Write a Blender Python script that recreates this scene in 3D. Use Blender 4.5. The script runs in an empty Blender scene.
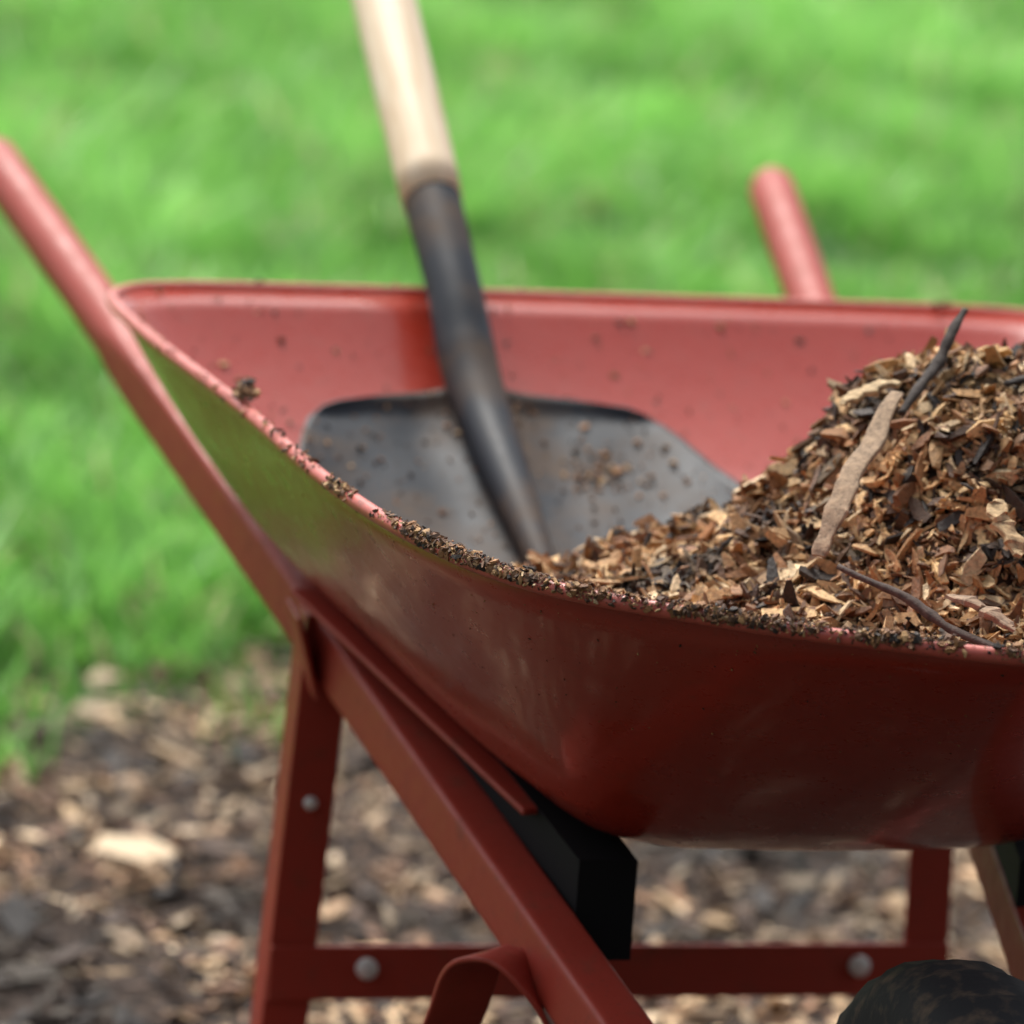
import bpy, math, random
import numpy as np
from mathutils import Vector, Matrix, noise
from mathutils.bvhtree import BVHTree
random.seed(5); rng=np.random.default_rng(5)
scene=bpy.context.scene
coll=scene.collection
scene.view_settings.view_transform='Standard'; scene.view_settings.look='None'; scene.view_settings.exposure=0

# ------------------------------------------------------------------ helpers
def mesh_obj(name,verts,faces,mat=None,smooth=True,parent=None,colors=None):
    me=bpy.data.meshes.new(name); me.from_pydata([tuple(v) for v in verts],[],faces); me.update()
    if smooth: me.polygons.foreach_set('use_smooth',[True]*len(me.polygons))
    ob=bpy.data.objects.new(name,me); coll.objects.link(ob)
    if mat: me.materials.append(mat)
    if parent: ob.parent=parent
    return ob
def fast_mesh(name,V,Fq,mat,col=None,parent=None,smooth=False):
    """V (n,3), Fq (m,k) equal-size faces"""
    me=bpy.data.meshes.new(name); n=len(V); m,k=Fq.shape
    me.vertices.add(n); me.vertices.foreach_set('co',V.astype(np.float32).ravel())
    me.loops.add(m*k); me.loops.foreach_set('vertex_index',Fq.astype(np.int32).ravel())
    me.polygons.add(m); me.polygons.foreach_set('loop_start',(np.arange(m)*k).astype(np.int32))
    me.polygons.foreach_set('loop_total',np.full(m,k,np.int32))
    me.polygons.foreach_set('use_smooth',np.full(m,smooth))
    me.update(calc_edges=True)
    if col is not None:
        a=me.color_attributes.new('Col','FLOAT_COLOR','POINT')
        c=np.ones((n,4),np.float32); c[:,:3]=col; a.data.foreach_set('color',c.ravel())
    me.materials.append(mat)
    ob=bpy.data.objects.new(name,me); coll.objects.link(ob)
    if parent: ob.parent=parent
    return ob
def empty(name):
    e=bpy.data.objects.new(name,None); coll.objects.link(e); return e
def catmull(P,n,closed=False):
    P=[np.array(p,float) for p in P]; N=len(P); out=[]
    segs=N if closed else N-1
    for i in range(segs):
        if closed: a,b,c,d=P[(i-1)%N],P[i],P[(i+1)%N],P[(i+2)%N]
        else: a,b,c,d=P[max(i-1,0)],P[i],P[i+1],P[min(i+2,N-1)]
        for j in range(n):
            t=j/n
            out.append(.5*((2*b)+(c-a)*t+(2*a-5*b+4*c-d)*t*t+(3*b-a-3*c+d)*t**3))
    if not closed: out.append(P[-1])
    return out
def sweep(name,path,rad,mat,parent=None,nseg=20,up=(0,0,1),closed=False,smooth=True,power=None,capround=False):
    """path: pts, rad: list of (rx,ry); power: superellipse exponent per point"""
    path=[Vector(p) for p in path]; N=len(path); V=[];F=[]
    for i,p in enumerate(path):
        if closed: t=(path[(i+1)%N]-path[i-1]).normalized()
        else: t=(path[min(i+1,N-1)]-path[max(i-1,0)]).normalized()
        s=t.cross(Vector(up)); s.normalize(); w=s.cross(t).normalized()
        rx,ry=rad[i] if hasattr(rad[i],'__len__') else (rad[i],rad[i])
        pw=power[i] if power else 2.
        for k in range(nseg):
            a=2*math.pi*(k+.5)/nseg; c,sn=math.cos(a),math.sin(a)
            q=2./pw
            V.append(p+s*rx*math.copysign(abs(c)**q,c)+w*ry*math.copysign(abs(sn)**q,sn))
    M=N if closed else N-1
    for i in range(M):
        for k in range(nseg):
            a=i*nseg+k;b=i*nseg+(k+1)%nseg;c=((i+1)%N)*nseg+(k+1)%nseg;d=((i+1)%N)*nseg+k
            F.append((a,b,c,d))
    if not closed:
        F.append(tuple(range(nseg))[::-1]); F.append(tuple((N-1)*nseg+k for k in range(nseg)))
    return mesh_obj(name,V,F,mat,smooth,parent)
def box_between(name,a,b,w,h,mat,parent,up=(0,0,1),bev=.002):
    a=Vector(a);b=Vector(b);t=(b-a).normalized();s=t.cross(Vector(up)).normalized();u=s.cross(t)
    V=[]
    for p in(a,b):
        for i,j in((-1,-1),(1,-1),(1,1),(-1,1)): V.append(p+s*w/2*i+u*h/2*j)
    F=[(0,1,2,3),(7,6,5,4),(0,4,5,1),(1,5,6,2),(2,6,7,3),(3,7,4,0)]
    o=mesh_obj(name,V,F,mat,False,parent)
    m=o.modifiers.new('b','BEVEL');m.width=bev;m.segments=2
    return o
def angle_iron(name,a,b,w,th,mat,parent,d1,d2):
    """L profile: flanges along d1 and d2 (world vectors)"""
    a=Vector(a);b=Vector(b);d1=Vector(d1).normalized();d2=Vector(d2).normalized()
    prof=[(0,0),(w,0),(w,th),(th,th),(th,w),(0,w)]
    V=[p+d1*x+d2*y for p in(a,b) for x,y in prof]
    F=[(0,1,2,3),(0,3,4,5),(9,8,7,6),(11,10,9,6)]+[(i,i+6,(i+1)%6+6,(i+1)%6) for i in range(6)]
    o=mesh_obj(name,V,F,mat,False,parent)
    m=o.modifiers.new('b','BEVEL');m.width=.0012;m.segments=2
    return o
def cyl(name,c,axis,r,l,mat,parent,n=20,bev=.001):
    c=Vector(c);ax=Vector(axis).normalized()
    return sweep(name,[c-ax*l/2,c-ax*(l/2-bev),c+ax*(l/2-bev),c+ax*l/2],[r-bev,r,r,r-bev],mat,parent,n,up=(0,0,1) if abs(ax.z)<.9 else (0,1,0))

# ------------------------------------------------------------------ materials
def newmat(name):
    m=bpy.data.materials.new(name); m.use_nodes=True; nt=m.node_tree
    return m,nt,nt.nodes['Principled BSDF']
def N(nt,t,**kw):
    n=nt.nodes.new(t)
    for k,v in kw.items():
        if k in n.inputs: n.inputs[k].default_value=v
        else: setattr(n,k,v)
    return n
def noise_n(nt,scale,detail=4,rough=.55,vec=None,mapscale=None):
    tc=nt.nodes.new('ShaderNodeTexCoord'); n=nt.nodes.new('ShaderNodeTexNoise')
    n.inputs['Scale'].default_value=scale;n.inputs['Detail'].default_value=detail;n.inputs['Roughness'].default_value=rough
    if mapscale:
        mp=nt.nodes.new('ShaderNodeMapping');mp.inputs['Scale'].default_value=mapscale
        nt.links.new(tc.outputs['Object'],mp.inputs[0]);nt.links.new(mp.outputs[0],n.inputs['Vector'])
    else: nt.links.new(tc.outputs['Object'],n.inputs['Vector'])
    return n
def ramp(nt,src,stops):
    r=nt.nodes.new('ShaderNodeValToRGB'); e=r.color_ramp.elements
    while len(e)<len(stops): e.new(.5)
    for i,(p,c) in enumerate(stops):
        e[i].position=p; e[i].color=(*c,1) if len(c)==3 else c
    nt.links.new(src,r.inputs[0]); return r
def mixc(nt,fac,a,b):
    m=nt.nodes.new('ShaderNodeMix');m.data_type='RGBA'
    for s,v in((0,fac),(6,a),(7,b)):
        if hasattr(v,'links'): nt.links.new(v,m.inputs[s])
        else: m.inputs[s].default_value=v if s==0 else (*v,1)
    return m.outputs[2]
def bump(nt,b,h,strength,dist):
    n=nt.nodes.new('ShaderNodeBump');n.inputs['Strength'].default_value=strength;n.inputs['Distance'].default_value=dist
    nt.links.new(h,n.inputs['Height']);nt.links.new(n.outputs[0],b.inputs['Normal']);return n
def paint(name,base,dark,rough,coat,dirt=.5,dirtcol=(.10,.055,.03),dscale=55,thr=.60,rvar=.2,spec=.5):
    m,nt,b=newmat(name)
    n1=noise_n(nt,6,5); n2=noise_n(nt,dscale,7,.65); n3=noise_n(nt,260,3,.6)
    c=mixc(nt,n1.outputs['Fac'],dark,base)
    r=ramp(nt,n2.outputs['Fac'],[(thr-.1*dirt,(0,0,0)),(thr+.17,(1,1,1))])
    r3=ramp(nt,n3.outputs['Fac'],[(.64,(0,0,0)),(.68,(1,1,1))])
    mm=N(nt,'ShaderNodeMath',operation='MULTIPLY');nt.links.new(r.outputs[0],mm.inputs[0]);mm.inputs[1].default_value=dirt
    c=mixc(nt,mm.outputs[0],c,dirtcol)
    m3=N(nt,'ShaderNodeMath',operation='MULTIPLY');nt.links.new(r3.outputs[0],m3.inputs[0]);m3.inputs[1].default_value=dirt*.8
    c=mixc(nt,m3.outputs[0],c,(.05,.03,.02))
    nt.links.new(c,b.inputs['Base Color'])
    rr=N(nt,'ShaderNodeMapRange');nt.links.new(n2.outputs['Fac'],rr.inputs[0]);rr.inputs[1].default_value=.3;rr.inputs[2].default_value=.75;rr.inputs[3].default_value=rough-.04;rr.inputs[4].default_value=rough+rvar
    nt.links.new(rr.outputs[0],b.inputs['Roughness'])
    b.inputs['Specular IOR Level'].default_value=spec
    b.inputs['Coat Weight'].default_value=coat;b.inputs['Coat Roughness'].default_value=.11
    nb=noise_n(nt,9,3,.5)
    bp=bump(nt,b,n2.outputs['Fac'],.05,.002)
    b2=nt.nodes.new('ShaderNodeBump');b2.inputs['Strength'].default_value=.2;b2.inputs['Distance'].default_value=.004
    nt.links.new(nb.outputs['Fac'],b2.inputs['Height']);nt.links.new(b2.outputs[0],bp.inputs['Normal']);nt.links.new(b2.outputs[0],b.inputs['Coat Normal'])
    return m
M_tray=paint('red_tray_paint',(.40,.034,.014),(.29,.021,.009),.28,.6,.28,rvar=.10)
M_frame=paint('red_frame_paint',(.38,.046,.027),(.28,.032,.019),.45,0,.5,spec=.38)
M_rim=paint('red_rim_paint',(.52,.11,.08),(.42,.07,.045),.42,.2,.7,(.12,.06,.035))
M_steel=paint('black_shovel_steel',(.016,.023,.033),(.010,.014,.020),.50,.0,.85,(.10,.062,.035),11,.54,.25,.32)
m,nt,b=newmat('black_block');b.inputs['Base Color'].default_value=(.006,.006,.007,1);b.inputs['Roughness'].default_value=.7;b.inputs['Specular IOR Level'].default_value=.2;M_black=m
m,nt,b=newmat('rubber_tire')
n=noise_n(nt,60,5);r=ramp(nt,n.outputs['Fac'],[(.5,(.010,.010,.011)),(.75,(.10,.065,.04))]);nt.links.new(r.outputs[0],b.inputs['Base Color']);b.inputs['Roughness'].default_value=.8;bump(nt,b,n.outputs['Fac'],.4,.002);M_tire=m
m,nt,b=newmat('zinc_bolt');b.inputs['Base Color'].default_value=(.75,.75,.72,1);b.inputs['Metallic'].default_value=.2;b.inputs['Roughness'].default_value=.4;M_zinc=m
m,nt,b=newmat('ash_wood')
n=noise_n(nt,14,6,.6,mapscale=(8,.8,.8));r=ramp(nt,n.outputs['Fac'],[(.3,(.68,.50,.31)),(.55,(.80,.65,.46)),(.75,(.88,.77,.60))])
nt.links.new(r.outputs[0],b.inputs['Base Color']);b.inputs['Roughness'].default_value=.5;b.inputs['Coat Weight'].default_value=.15;bump(nt,b,n.outputs['Fac'],.15,.001);M_wood=m
def chipmat(name,sat=1.):
    m,nt,b=newmat(name)
    at=nt.nodes.new('ShaderNodeAttribute');at.attribute_name='Col'
    n=noise_n(nt,350,5,.65)
    r=ramp(nt,n.outputs['Fac'],[(.3,(.45,.41,.38)),(.5,(.9,.9,.9)),(.7,(1.25,1.2,1.15))])
    mx=nt.nodes.new('ShaderNodeMix');mx.data_type='RGBA';mx.blend_type='MULTIPLY';mx.inputs[0].default_value=1
    nt.links.new(at.outputs['Color'],mx.inputs[6]);nt.links.new(r.outputs[0],mx.inputs[7])
    nt.links.new(mx.outputs[2],b.inputs['Base Color']);b.inputs['Roughness'].default_value=.7
    bump(nt,b,n.outputs['Fac'],.7,.002)
    return m
M_chip=chipmat('wood_chip')
m,nt,b=newmat('mulch_fines')
n=noise_n(nt,90,8,.7);r=ramp(nt,n.outputs['Fac'],[(.35,(.014,.008,.005)),(.55,(.05,.027,.014)),(.7,(.12,.07,.036))])
nt.links.new(r.outputs[0],b.inputs['Base Color']);b.inputs['Roughness'].default_value=.95;bump(nt,b,n.outputs['Fac'],1,.01);M_fines=m
def leafmat(name,tr):
    m=bpy.data.materials.new(name);m.use_nodes=True;nt=m.node_tree;nt.nodes.clear()
    at=nt.nodes.new('ShaderNodeAttribute');at.attribute_name='Col'
    d=nt.nodes.new('ShaderNodeBsdfDiffuse');t=nt.nodes.new('ShaderNodeBsdfTranslucent');g=nt.nodes.new('ShaderNodeBsdfGlossy');g.inputs['Roughness'].default_value=.45
    mx=nt.nodes.new('ShaderNodeMixShader');mx.inputs[0].default_value=tr;mx2=nt.nodes.new('ShaderNodeMixShader');mx2.inputs[0].default_value=.06
    o=nt.nodes.new('ShaderNodeOutputMaterial')
    for a_,b_ in((at.outputs[0],d.inputs[0]),(at.outputs[0],t.inputs[0]),(d.outputs[0],mx.inputs[1]),(t.outputs[0],mx.inputs[2]),(mx.outputs[0],mx2.inputs[1]),(g.outputs[0],mx2.inputs[2]),(mx2.outputs[0],o.inputs[0])): nt.links.new(a_,b_)
    return m
M_grass=leafmat('grass_blade',.45); M_leaf=leafmat('sky_blocker_leaf',.15)

# ------------------------------------------------------------------ ground
def border(x):
    x=np.asarray(x,float)
    return np.where(x>-.5,2.33+1.14*x,1.76+.5*(x+.5))
m,nt,b=newmat('ground_soil_and_turf')
tc=nt.nodes.new('ShaderNodeTexCoord');sp=nt.nodes.new('ShaderNodeSeparateXYZ');nt.links.new(tc.outputs['Object'],sp.inputs[0])
m1=N(nt,'ShaderNodeMath',operation='MULTIPLY_ADD');nt.links.new(sp.outputs[0],m1.inputs[0]);m1.inputs[1].default_value=-1.14;m1.inputs[2].default_value=-2.33
m2=N(nt,'ShaderNodeMath',operation='ADD');nt.links.new(m1.outputs[0],m2.inputs[0]);nt.links.new(sp.outputs[1],m2.inputs[1])
nn=noise_n(nt,3,5);m3=N(nt,'ShaderNodeMath',operation='MULTIPLY_ADD');nt.links.new(nn.outputs['Fac'],m3.inputs[0]);m3.inputs[1].default_value=.5
nt.links.new(m2.outputs[0],m3.inputs[2])
mr=N(nt,'ShaderNodeMapRange');nt.links.new(m3.outputs[0],mr.inputs[0]);mr.inputs[1].default_value=.15;mr.inputs[2].default_value=.4
ns=noise_n(nt,60,8,.7);soil=ramp(nt,ns.outputs['Fac'],[(.35,(.015,.009,.007)),(.55,(.045,.026,.016)),(.7,(.13,.08,.05))])
ng=noise_n(nt,9,8,.7);turf=ramp(nt,ng.outputs['Fac'],[(.3,(.03,.08,.010)),(.6,(.07,.18,.025)),(.8,(.12,.26,.045))])
nt.links.new(mixc(nt,mr.outputs[0],soil.outputs[0],turf.outputs[0]),b.inputs['Base Color']);b.inputs['Roughness'].default_value=.95
bump(nt,b,ns.outputs['Fac'],.8,.01)
S=400
mesh_obj('ground',[(-S,-S,0),(S,-S,0),(S,S,0),(-S,S,0)],[(0,1,2,3)],m,False)

# grass
NB=130000
yy=1.2+ (rng.random(NB*2)**1.5)*13
xl=-.38+(yy-1.15)*.165-1.3; xr=.49+(yy-1.13)*.38+1.3
xx=xl+(xr-xl)*rng.random(NB*2)
edge=yy-border(xx)+.12*np.sin(xx*9)+.08*np.sin(xx*23+1)
keep=(edge+rng.normal(0,.13,NB*2)>0.02)
xx=xx[keep][:NB];yy=yy[keep][:NB];edge=edge[keep][:NB];n=len(xx)
patch=np.array([noise.noise(Vector((x*1.6,y*.9,0)))+.8*noise.noise(Vector((x*5,y*3,5)))+.7*noise.noise(Vector((x*14,y*8,5))) for x,y in zip(xx,yy)])
h=(.060+.065*rng.random(n))*(1+.8*np.clip(patch,-.6,.9)); h*=np.clip(.45+edge*1.2,.45,1)
dist=yy+2.7; w=(.0030+.0026*rng.random(n))*np.clip(dist/4.2,1,3.0)
az=rng.random(n)*2*np.pi; la=rng.random(n)*2*np.pi; lean=h*(.25+.75*rng.random(n))
dx=np.cos(az)*w;dy=np.sin(az)*w; lx=np.cos(la)*lean;ly=np.sin(la)*lean
z0=np.zeros(n)
V=np.stack([np.stack([xx-dx,yy-dy,z0],1),np.stack([xx+dx,yy+dy,z0],1),
 np.stack([xx+dx*.8+lx*.35,yy+dy*.8+ly*.35,h*.6],1),np.stack([xx-dx*.8+lx*.35,yy-dy*.8+ly*.35,h*.6],1),
 np.stack([xx+lx+dx*.15,yy+ly+dy*.15,h],1),np.stack([xx+lx-dx*.15,yy+ly-dy*.15,h],1)],1).reshape(-1,3)
i=np.arange(n)[:,None]*6
F=np.concatenate([i+np.array([0,1,2,3]),i+np.array([3,2,4,5])])
v=rng.random(n)
base=np.stack([.135+.10*v+.16*patch,.375+.16*v+.29*patch,.055+.05*v+.09*patch],1)
dry=rng.random(n)<.06; base[dry]=[.50,.50,.27]
base=np.clip(base,.02,.7)
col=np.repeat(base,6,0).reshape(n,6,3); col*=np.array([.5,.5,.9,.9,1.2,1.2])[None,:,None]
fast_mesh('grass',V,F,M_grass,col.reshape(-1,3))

# added leafy screen, out of view, blocks sky to darken the barrow's front
NL=22000
hx=-11+22*rng.random(NL); ht=rng.random(NL); hz=.1+4.2*ht
bulge=np.array([noise.noise(Vector((x*.7,z*.9,3)))+.5*noise.noise(Vector((x*2.2,z*2.2,8))) for x,z in zip(hx,hz)])
hy=-7.2+.55*bulge-.5*(hz/4.3)**3+rng.normal(0,.10,NL); hz=hz+.35*bulge*ht
c=np.stack([hx,hy,hz],1); a=rng.normal(0,1,(NL,3));a/=np.linalg.norm(a,axis=1)[:,None]; bb_=np.cross(a,rng.normal(0,1,(NL,3)));bb_/=np.linalg.norm(bb_,axis=1)[:,None]
sz=(.07+.08*rng.random(NL))[:,None]
V=np.stack([c-a*sz,c+bb_*sz*.45,c+a*sz,c-bb_*sz*.45],1).reshape(-1,3)
F=np.arange(NL*4).reshape(-1,4)
g=rng.random(NL)[:,None]; colh=np.array([[.02,.05,.012]])+np.array([[.03,.07,.015]])*g
HG=empty('sky_blocker_hedge')
fast_mesh('sky_blocker_leaves',V,F,M_leaf,np.repeat(colh,4,0),HG)
m,nt,b=newmat('sky_blocker_interior');b.inputs['Base Color'].default_value=(.012,.018,.008,1);b.inputs['Roughness'].default_value=.9
V=[];F=[]
for i in range(45):
    for j in range(10):
        x=-11+.5*i;z=j*.45; V.append((x,-7.5+.5*noise.noise(Vector((x*.7,z*.9,3)))-.5*(z/4.3)**3,z))
        if i and j: F.append((len(V)-12,len(V)-2,len(V)-1,len(V)-11))
mesh_obj('sky_blocker_backing',V,F,m,True,HG)

# ------------------------------------------------------------------ chips builder
TAN=np.array([(.48,.28,.12),(.58,.38,.18),(.68,.50,.29),(.34,.165,.065),(.18,.08,.032),(.09,.044,.021),(.025,.016,.011)])
def chips(name,P,Nr,L,W,T,colr,mat,parent=None,tilt=.5,stations=4,lift=0.3):
    n=len(P); P=np.array(P);Nr=np.array(Nr)
    Nr=Nr+rng.normal(0,tilt,(n,3)); Nr/=np.linalg.norm(Nr,axis=1)[:,None]
    a=rng.normal(0,1,(n,3)); t=a-(a*Nr).sum(1)[:,None]*Nr; t/=np.linalg.norm(t,axis=1)[:,None]; s=np.cross(Nr,t)
    xs=np.linspace(-.5,.5,stations); V=[]
    bend=rng.normal(0,.12,n)
    for k,x in enumerate(xs):
        end=(k==0 or k==stations-1)
        ws=W*(rng.uniform(.2,.8,n) if end else rng.uniform(.75,1.15,n)); ts=T*(rng.uniform(.3,.8,n) if end else rng.uniform(.7,1.2,n))
        off=rng.normal(0,.13,n)*W; xo=x+(rng.normal(0,.03,n))
        zb=bend*L*(x*x*2)
        for i_,j_ in((-1,-1),(1,-1),(1,1),(-1,1)):
            jx=rng.normal(0,.05,n) if end else 0
            V.append(P+t*((xo+jx)*L)[:,None]+s*(off+ws*.5*i_)[:,None]+Nr*(zb+ts*.5*j_+T*lift)[:,None])
    V=np.stack(V,1); ns=stations*4; V=V.reshape(-1,3)
    f=[]
    for k in range(stations-1):
        for q in range(4): f.append((k*4+q,k*4+(q+1)%4,(k+1)*4+(q+1)%4,(k+1)*4+q))
    f.append((3,2,1,0)); e=(stations-1)*4; f.append((e,e+1,e+2,e+3))
    F=(np.arange(n)[:,None,None]*ns+np.array(f)[None]).reshape(-1,4)
    col=np.repeat(colr,ns,0)
    return fast_mesh(name,V,F,mat,col,parent)
def pickcol(n,p):
    p=np.array(p);p=p/p.sum()
    idx=rng.choice(len(TAN),n,p=p); c=TAN[idx]*rng.uniform(.75,1.2,(n,1)); return c

# mulch bed on the ground
NG=60000
gy=.2+rng.random(NG)*3.6; gx=-1.7+rng.random(NG)*4.0
k=(gy-border(gx)+rng.normal(0,.12,NG)<.06)&((gy>.75)|(rng.random(NG)<.45)); gx=gx[k];gy=gy[k];n=len(gx)
gz=np.array([.012*noise.noise(Vector((x*6,y*6,1)))+.008 for x,y in zip(gx,gy)])
P=np.stack([gx,gy,np.clip(gz,.002,.1)+rng.random(n)*.006],1)
L=rng.gamma(2.2,.006,n)+.005; W=L*rng.uniform(.2,.6,n); T=W*rng.uniform(.15,.5,n)
cg=pickcol(n,[.17,.14,.15,.13,.17,.13,.13])
pt=np.array([noise.noise(Vector((x*4,y*4,9)))+.6*noise.noise(Vector((x*12,y*12,2))) for x,y in zip(gx,gy)])
cg=cg*np.clip(.86+2.0*pt,.10,1.6)[:,None]; g=cg.mean(1,keepdims=True); cg=cg*.78+g*.22
cg*=np.where(gy<.9,.4,1.)[:,None]      # shade painted into the front chips, dims what the tray reflects
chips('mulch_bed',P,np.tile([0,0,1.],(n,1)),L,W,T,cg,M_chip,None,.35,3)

# ------------------------------------------------------------------ wheelbarrow
WB=empty('wheelbarrow')
RC=.025; FC=.015
rim=[(RC,1.0),(-.2,1.0),(-.31,.993),(-.352,.965),(-.362,.91),(-.355,.78),(-.337,.59),(-.325,.38),(-.300,.23),(-.255,.125),(-.17,.055),(-.09,.01),(RC,-.03)]
flo=[(FC,.83),(-.14,.83),(-.22,.825),(-.255,.805),(-.268,.76),(-.26,.70),(-.227,.59),(-.19,.47),(-.163,.40),(-.14,.352),(-.10,.33),(-.05,.326),(FC,.325)]
rz=lambda y:.631-.04*(1-y)
fz=lambda y:.276+.2745*y
def full(h,c,zf):
    pts=[(x,y,zf(y)) for x,y in h]; pts+=[(2*c-x,y,zf(y)) for x,y in h[-2:0:-1]]
    return catmull(pts,8,True)
RIM=full(rim,RC,rz); FLO=full(flo,FC,fz); NR=len(RIM)
cen=np.array([FC,.58,fz(.58)])
rings=[]
for t in(0,.12,.25,.4,.55,.7,.82):
    ring=[]
    for a,bb in zip(RIM,FLO):
        p=a+(bb-a)*t; o_=np.array([a[0]-RC,a[1]-.5,0]);o_/=np.linalg.norm(o_)+1e-9
        p=p+o_*.012*math.sin(math.pi*t/1.0); ring.append(p)
    rings.append(ring)
last=rings[-1]
for tt in(.15,.35,.55,.75,.9,1.):
    rings.append([(1-tt)**2*A+2*tt*(1-tt)*B+tt*tt*(cen+(B-cen)*.86) for A,B in zip(last,FLO)])
for s_ in(.6,.3): rings.append([cen+(B-cen)*s_ for B in FLO])
V=[p for r_ in rings for p in r_]+[cen]; F=[]
for i in range(len(rings)-1):
    for k in range(NR):
        F.append((i*NR+k,i*NR+(k+1)%NR,(i+1)*NR+(k+1)%NR,(i+1)*NR+k))
e=(len(rings)-1)*NR
for k in range(NR): F.append((e+k,e+(k+1)%NR,len(V)-1))
tray=mesh_obj('tray',V,F,M_tray,True,WB)
bvh=BVHTree.FromPolygons([tuple(v) for v in V],F)
so=tray.modifiers.new('s','SOLIDIFY');so.thickness=.0025;so.offset=0
def outw(p):
    o_=np.array([p[0]-RC,(p[1]-.5)*.8,0.]); return o_/np.linalg.norm(o_)
sweep('rolled_rim',[p+outw(p)*.0028-np.array([0,0,.001]) for p in RIM],[.0050]*NR,M_rim,WB,14,closed=True)
# handles
def hp(s,y,dz=0): return Vector((s*(.122+.1476*y),y,.219+.2745*y+dz))
for s,nm in((-1,'handle_a'),(1,'handle_b')):
    ys=list(np.linspace(-.06,1.06,12))+[1.1,1.14,1.18,1.22,1.26,1.3,1.4,1.5,1.555,1.568,1.575]
    P=[hp(s,y) for y in ys]; rad=[];pw=[]
    for y in ys:
        u_=min(max((y-1.08)/.14,0),1)
        rr=.0205*(1-u_)+.0205*u_
        if y>1.56: rr=.0165
        if y>1.57: rr=.009
        rad.append((rr*(1-.12*(1-u_)),rr*1.05)); pw.append(9*(1-u_)+2*u_)
    sweep(nm,P,rad,M_frame,WB,48,power=pw)
# risers (black wedges) and red ledge under the tray
for s,nm in((-1,'a'),(1,'b')):
    V=[]
    for y,xo,xi in(((.335,.152,.112),(.80,.236,.190)) if s<0 else ((.335,.19,.155),(.80,.258,.222))):
        zt=fz(y)-.003; zb=.219+.2745*y+((-.014 if y<.5 else 0) if s<0 else .0215)
        V+=[(s*xo,y,zb),(s*xi,y,zb),(s*xi,y,zt),(s*xo,y,zt)]
    mesh_obj('riser_'+nm,V,[(0,1,2,3),(7,6,5,4),(0,4,5,1),(1,5,6,2),(2,6,7,3),(3,7,4,0)],M_black,False,WB)
    box_between('tray_ledge_'+nm,(s*.165,.40,fz(.40)-.006),(s*.262,.70,fz(.70)-.006),.020,.005,M_frame,WB)
# legs
for s,nm in((-1,'a'),(1,'b')):
    top=Vector((s*.238,.735,.44)); bot=Vector((s*.255,.75,.012))
    angle_iron('leg_'+nm,top+Vector((s*.014,-.018,0)),bot+Vector((s*.014,-.018,0)),.035,.004,M_frame,WB,(-s,0,0),(0,1,0))
    box_between('leg_gusset_'+nm,(s*.266,.705,.448),(s*.246,.715,.385),.042,.004,M_frame,WB,up=(1,0,0))
    cyl('leg_bolt_'+nm,(s*.240,.7205,.30),(0,1,0),.005,.006,M_zinc,WB)
    box_between('foot_'+nm,(s*.255,.60,.006),(s*.255,.84,.006),.045,.008,M_frame,WB)
    # curled strap brace
    pts=catmull([hp(s,.300,-.040)+Vector((s*.006,0,0)),hp(s,.305,-.012)+Vector((s*.022,0,.0)),hp(s,.315,.000)+Vector((s*.034,0,0)),hp(s,.335,-.016)+Vector((s*.046,0,0)),(s*.222,.40,.215),(s*.250,.60,.05),(s*.254,.66,.014)],8)
    sweep('brace_'+nm,pts,[(.020,.0022)]*len(pts),M_frame,WB,16,power=[8]*len(pts))
angle_iron('cross_bar',(-.262,.722,.151),(.262,.722,.151),.041,.004,M_frame,WB,(0,0,1),(0,1,0))
for x in(-.19,.19): 
    cyl('bolt',(x,.7185,.176),(0,1,0),.008,.006,M_zinc,WB)
# axle, wheel
WC=Vector((.010,.03,.190))
V=[];F=[];na=64;nb=20
for i in range(na):
    a=2*math.pi*i/na
    for k in range(nb):
        bb=2*math.pi*k/nb; rx=.046*math.copysign(abs(math.cos(bb))**.75,math.cos(bb)); rr=.146+.042*math.copysign(abs(math.sin(bb))**.8,math.sin(bb))
        if 0.2<math.sin(bb) and (i%2==0): rr+=.003
        V.append(WC+Vector((rx,rr*math.cos(a),rr*math.sin(a))))
for i in range(na):
    for k in range(nb): F.append((i*nb+k,i*nb+(k+1)%nb,((i+1)%na)*nb+(k+1)%nb,((i+1)%na)*nb+k))
mesh_obj('tire',V,F,M_tire,True,WB)
cyl('wheel_disc',WC,(1,0,0),.110,.03,M_frame,WB,48,.004)
cyl('hub',WC,(1,0,0),.028,.10,M_steel,WB,24,.002)
cyl('axle',WC,(1,0,0),.008,.30,M_zinc,WB,16)
for s in(-1,1): box_between('axle_bracket',(s*.124,.03,.175),(s*.124,.03,.212),.05,.014,M_frame,WB,up=(0,1,0))

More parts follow.
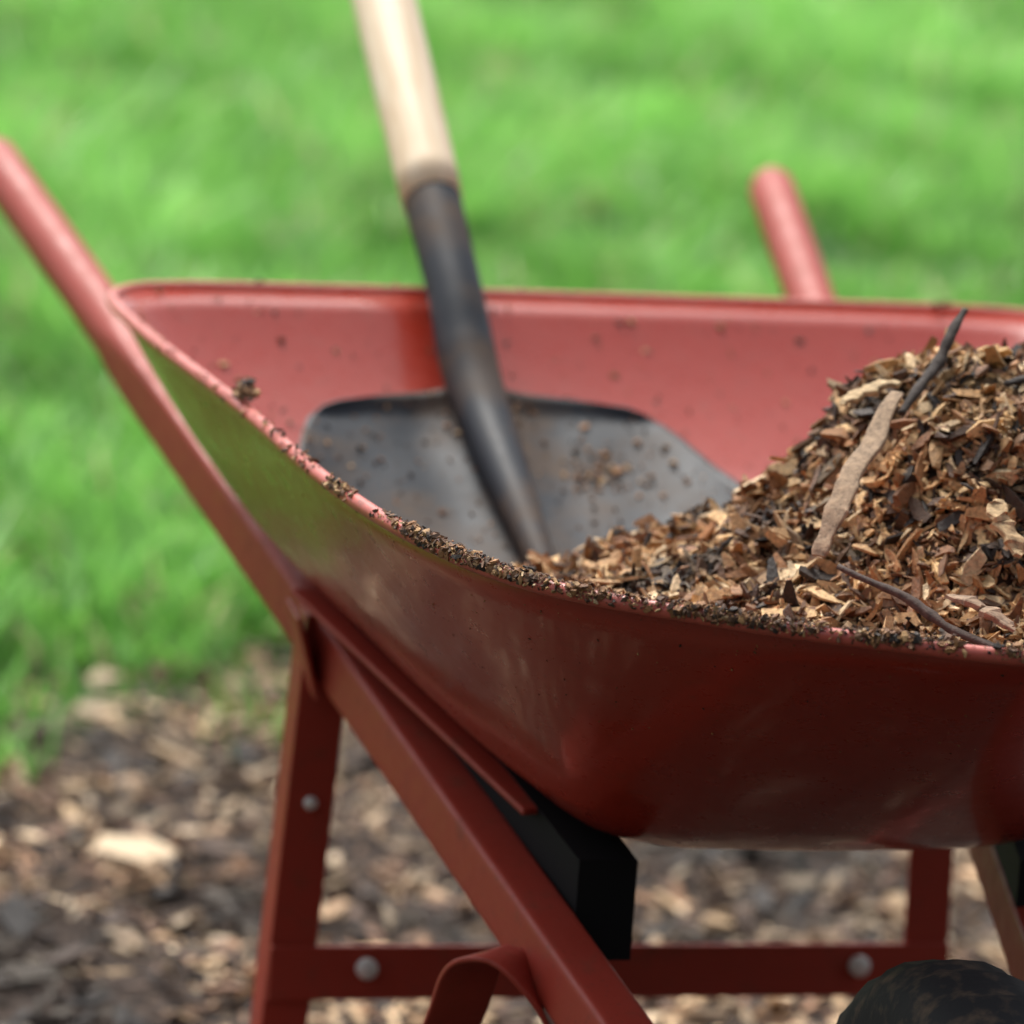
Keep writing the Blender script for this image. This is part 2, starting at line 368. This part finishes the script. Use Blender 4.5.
# ------------------------------------------------------------------ shovel
SH=empty('shovel')
nk=np.array([-.090,.895,.570]); d=np.array([0,-.92,-.386]); d/=np.linalg.norm(d); nrm=np.array([0,-.386,.92]);nrm/=np.linalg.norm(nrm)
prof=[(0,.112),(.02,.126),(.06,.137),(.15,.146),(.3,.158),(.45,.170),(.6,.171),(.75,.152),(.86,.115),(.95,.065),(1,.02)]
V=[];nu=61;nv=60
for j in range(nv):
    v=j/(nv-1); hw=np.interp(v,[a for a,_ in prof],[b_ for _,b_ in prof])
    for i in range(nu):
        u=-1+2*i/(nu-1)
        c=(.003+.030*min(1,v*2.2))*abs(u)**4
        x=hw*u
        step=.007*math.exp(-(v/.03)**2)
        rib=.009*math.exp(-(x/.024)**2)*max(0,1-v*1.1)-.003*math.exp(-((abs(x)-.05)/.02)**2)*max(0,1-v)*min(1,v*8)
        dent=.0015*noise.noise(Vector((x*18,v*5,2)))
        p=nk+np.array([1,0,0])*x+d*(v*.30+.020*abs(u)**2.5*(1-v)**2)+nrm*(c+step+rib+dent-.010*math.sin(v*math.pi)-.004)
        V.append(p)
F=[(j*nu+i,j*nu+i+1,(j+1)*nu+i+1,(j+1)*nu+i) for j in range(nv-1) for i in range(nu-1)]
bl=mesh_obj('blade',V,F,M_steel,True,SH)
so=bl.modifiers.new('s','SOLIDIFY');so.thickness=.002;so.offset=0
bb2=BVHTree.FromPolygons([tuple(v) for v in V],F)
sock=catmull([(-.1,1.030,.700),(-.1,.985,.670),(-.099,.94,.636),(-.098,.905,.602),(-.096,.865,.572),(-.094,.80,.539),(-.092,.74,.512),(-.090,.68,.484),(-.090,.65,.468)],8)
rs=np.interp(np.linspace(0,8,len(sock)),range(9),[.0225,.0215,.021,.0225,.021,.018,.014,.010,.004])
sweep('socket',sock,list(rs),M_steel,SH,28)
ax=np.array([0,.16,.108]);ax/=np.linalg.norm(ax); b0=np.array([-.1,1.026,.6975])
ts=[0,.03,.2,.5,.8,1.05,1.09,1.105,1.11]
sweep('handle',[b0+ax*t for t in ts],[.0235,.0245,.0255,.026,.0245,.023,.021,.014,.004],M_wood,SH,32)

# ------------------------------------------------------------------ mulch heap in tray
MP=empty('mulch_pile')
def H(x,y):
    dy=(y-.38)/(1.1 if y<.38 else .68); r=math.sqrt((x-.14)**2+dy*dy)
    r+=.018*noise.noise(Vector((x*14,y*14,3)))
    z=float(np.interp(r,[0,.05,.09,.118,.150,.20,.27,.34,.40,.50,.7],[.690,.688,.680,.660,.609,.567,.541,.512,.478,.43,.36]))
    return z+.014*noise.noise(Vector((x*25,y*25,0)))+.008*noise.noise(Vector((x*70,y*70,0)))
G=150;V=[];idx={};F=[]
xs=np.linspace(-.36,.42,G);ys=np.linspace(-.04,.95,G)
for i,x in enumerate(xs):
    for j,y in enumerate(ys):
        hit=bvh.ray_cast(Vector((x,y,1.5)),Vector((0,0,-1)))
        if hit[0] is None: continue
        z=H(x,y)
        if z>hit[0].z+.008: idx[(i,j)]=len(V);V.append((x,y,z-.007))
for i in range(G-1):
    for j in range(G-1):
        q=[(i,j),(i+1,j),(i+1,j+1),(i,j+1)]
        if all(a in idx for a in q): F.append(tuple(idx[a] for a in q))
mesh_obj('fines',V,F,M_fines,True,MP)
Ps=[];Ns=[];Cl=[]
NC=56000
while len(Ps)<NC:
    x=random.uniform(-.36,.42);y=random.uniform(-.04,.8)
    hit=bvh.ray_cast(Vector((x,y,1.5)),Vector((0,0,-1)))
    if hit[0] is None: continue
    z=H(x,y)
    zz=z-.004+random.random()*.009
    nr_=bvh.find_nearest(Vector((x,y,zz)))
    if z<hit[0].z+.002 or nr_[3]<.003: continue
    e=.006; nx=-(H(x+e,y)-H(x-e,y))/(2*e);ny=-(H(x,y+e)-H(x,y-e))/(2*e)
    nn_=Vector((nx*.7,ny*.7,1)).normalized(); Ps.append((x,y,zz));Ns.append(tuple(nn_));Cl.append(nr_[3])
Ps=np.array(Ps);Ns=np.array(Ns);Cl=np.array(Cl);n=len(Ps)
L=np.clip(rng.gamma(1.7,.0044,n)+.0018,.0018,.04)
big=rng.random(n)<.022; L[big]=rng.uniform(.016,.036,big.sum())
Ps[big,2]+=.003
L=np.minimum(L,Cl*1.6); W=np.clip(L*rng.uniform(.12,.45,n),.0007,.010); T=W*rng.uniform(.2,.6,n); T[big]=np.minimum(T[big],.002)
ch=pickcol(n,[.21,.16,.08,.20,.18,.13,.09])
pt=np.array([1.0*noise.noise(Vector((p[0]*16,p[1]*16,4)))+.9*noise.noise(Vector((p[0]*45,p[1]*45,p[2]*45))) for p in Ps]); ch*=np.clip(.95+1.4*pt,.16,1.35)[:,None]
ch[big]=pickcol(big.sum(),[.28,.22,.14,.12,.1,.08,.06])
chips('chips',Ps,Ns,L,W,T,ch,M_chip,MP,.6,4)
# stray crumbs inside tray, on the blade, along the rim
Pc=[];Nc=[];Lc=[]
for _ in range(110000):
    x=random.uniform(-.34,.38);y=random.uniform(.3,.99)
    hit=bvh.ray_cast(Vector((x,y,1.5)),Vector((0,0,-1)))
    h2=bb2.ray_cast(Vector((x,y,1.5)),Vector((0,0,-1)))
    if hit[0] is None: continue
    if h2[0] is not None:
        q=h2[0];nn_=h2[1]; dens=.10+4*max(0,noise.noise(Vector((x*13,y*11,2.6)))-.12)**1.2+2.5*math.exp(-(((x+.01)/.018)**2+((y-.82)/.02)**2))
    else:
        q=hit[0];nn_=hit[1]; r=math.hypot(x-.14,(y-.38)); dens=.04+.5*math.exp(-((r-.2)/.12)**2)
    if random.random()>dens*.35: continue
    if nn_.z<0: nn_=-nn_
    Pc.append(tuple(q+nn_*.0015));Nc.append(tuple(nn_));Lc.append(random.choice([.0010,.0012,.0015,.002,.0025,.003,.0045]))
# rim soil
for k in range(NR):
    p=Vector(RIM[k]); x,y,_=p
    if x>.3 and y>.3: dn=6
    elif y>.9: dn=1
    else:
        dn= 4 if y>.6 else (14 if y>.4 else (48 if y>.25 else 110))
    q=Vector(RIM[(k+1)%NR]); 
    seg=(q-p).length/.012
    for _ in range(int(dn*seg+random.random())):
        c=p.lerp(q,random.random()); out=Vector(outw(c))
        a=random.gauss(.7,.75); nn_=(out*math.cos(a)+Vector((0,0,1))*math.sin(a)).normalized()
        if nn_.z<-.35: continue
        if noise.noise(Vector((c.x*30,c.y*30,7)))<-.02+random.gauss(0,.18)-(.16 if y<.25 else 0): continue
        Pc.append(tuple(c+out*.0028+nn_*(.0048+.0010*abs(random.gauss(0,1))*(y<.25))));Nc.append(tuple(nn_));Lc.append(random.choice([.0009,.0012,.0015,.002,.0025,.004]))
# dirt specks sprayed on the outside just under the rim
for k in range(NR):
    if RIM[k][1]>.55: continue
    for _ in range(5):
        t=random.random()**2.2*.45; a=Vector(RIM[k]);b3=Vector(FLO[k]); c=a.lerp(b3,t); out=Vector((c.x-RC,c.y-.5,0)).normalized()
        near=bvh.find_nearest(c+out*.012); nn_=near[1]; 
        if nn_.dot(out)<0: nn_=-nn_
        Pc.append(tuple(near[0]+nn_*.0014));Nc.append(tuple(nn_));Lc.append(random.choice([.0008,.001,.0015]))
# small clump on the rim
ci=min(range(NR),key=lambda k:abs(RIM[k][1]-.585)+(10 if RIM[k][0]>0 else 0)); cp=Vector(RIM[ci])
for _ in range(110):
    Pc.append(tuple(cp+Vector((random.gauss(0,.003),random.gauss(0,.008),.006+abs(random.gauss(0,.004))))));Nc.append((0,0,1));Lc.append(random.choice([.002,.004,.006]))
n=len(Pc);L=np.array(Lc)*rng.uniform(.7,1.6,n);W=L*rng.uniform(.35,.8,n);T=W*rng.uniform(.3,.8,n)
chips('crumbs',Pc,Nc,L,W,T,pickcol(n,[.10,.05,.02,.20,.30,.21,.12]),M_chip,MP,.5,3)
# sticks and twigs
def stick(name,pts,r,flat,colr,seed,pw=2.5):
    m,nt,b=newmat(name+'_bark'); nz=noise_n(nt,160,6,.7);rr=ramp(nt,nz.outputs['Fac'],[(.3,tuple(c*.35 for c in colr)),(.55,colr),(.75,tuple(min(1,c*1.4) for c in colr))])
    nt.links.new(rr.outputs[0],b.inputs['Base Color']);b.inputs['Roughness'].default_value=.85;bump(nt,b,nz.outputs['Fac'],.8,.002)
    P=catmull(pts,7); n=len(P); rd=[]
    for i,p in enumerate(P):
        u=i/(n-1); k=r*(.4+.6*math.sin(math.pi*min(max(u,.06),.94))**.6)*(1+.45*noise.noise(Vector((u*9,seed,0))))
        rd.append((k,k*flat)); P[i]=p+np.array([noise.noise(Vector((u*5,seed,s))) for s in(1,2,3)])*r*.35
    sweep(name,P,rd,m,MP,12,power=[pw]*n,smooth=(pw<4))
stick('bark_strip',[(-.048,.215,.596),(-.030,.235,.626),(-.002,.27,.656),(.028,.305,.685)],.0075,.3,(.36,.25,.16),1,5)
stick('twig_1',[(.030,.30,.672),(.05,.32,.690),(.065,.335,.700),(.075,.345,.716),(.090,.36,.732)],.0040,.8,(.05,.038,.032),2)
stick('twig_2',[(-.045,.185,.596),(-.01,.15,.583),(.01,.125,.571),(.045,.085,.561)],.0040,.7,(.07,.045,.035),3)
stick('twig_3',[(.10,.30,.694),(.125,.305,.698),(.16,.31,.696)],.005,.6,(.03,.022,.018),4)
stick('bark_piece_1',[(.015,.14,.588),(.03,.125,.584),(.045,.11,.574)],.008,.3,(.30,.20,.13),6,5)
stick('bark_piece_2',[(.06,.20,.636),(.062,.185,.624),(.07,.17,.608)],.008,.3,(.50,.34,.18),7,5)
stick('bark_piece_3',[(.0,.33,.672),(.02,.335,.682),(.04,.34,.686)],.007,.35,(.50,.36,.20),8,5)

# ------------------------------------------------------------------ light
w=bpy.data.worlds.new('World');scene.world=w;w.use_nodes=True;nt=w.node_tree
bg=nt.nodes['Background'];sky=nt.nodes.new('ShaderNodeTexSky');sky.sky_type='NISHITA';sky.sun_disc=False
el,rotz=math.radians(57),math.radians(-10)
sky.sun_elevation=el;sky.sun_rotation=rotz;sky.dust_density=5;sky.air_density=1.0;sky.ozone_density=1.0
hs=nt.nodes.new('ShaderNodeHueSaturation');hs.inputs['Saturation'].default_value=.35;hs.inputs['Value'].default_value=1.5
nt.links.new(sky.outputs[0],hs.inputs['Color']);nt.links.new(hs.outputs[0],bg.inputs[0]);bg.inputs[1].default_value=.15
sd=bpy.data.lights.new('sun','SUN');sd.energy=3.6;sd.angle=math.radians(18);sd.color=(1,.95,.87)
so=bpy.data.objects.new('sun',sd);coll.objects.link(so)
dirv=Vector((math.sin(rotz)*math.cos(el),math.cos(rotz)*math.cos(el),math.sin(el)))
so.rotation_euler=dirv.to_track_quat('Z','Y').to_euler()

# ------------------------------------------------------------------ camera
yaw,pitch,roll=.2772,.1936,.0739
Fv=Vector((math.sin(yaw)*math.cos(pitch),math.cos(yaw)*math.cos(pitch),-math.sin(pitch)))
r0=Vector((math.cos(yaw),-math.sin(yaw),0));u0=r0.cross(Fv)
R=r0*math.cos(roll)+u0*math.sin(roll);U=-r0*math.sin(roll)+u0*math.cos(roll)
cd=bpy.data.cameras.new('camera');cd.sensor_width=36;cd.lens=36*5.0667/1.024;cd.clip_end=2000
cam=bpy.data.objects.new('camera',cd);coll.objects.link(cam)
mt=Matrix(((R.x,U.x,-Fv.x,-1.086),(R.y,U.y,-Fv.y,-2.7259),(R.z,U.z,-Fv.z,1.2198),(0,0,0,1)));cam.matrix_world=mt
cd.dof.use_dof=True;cd.dof.focus_distance=3.08;cd.dof.aperture_fstop=5.2
scene.camera=cam
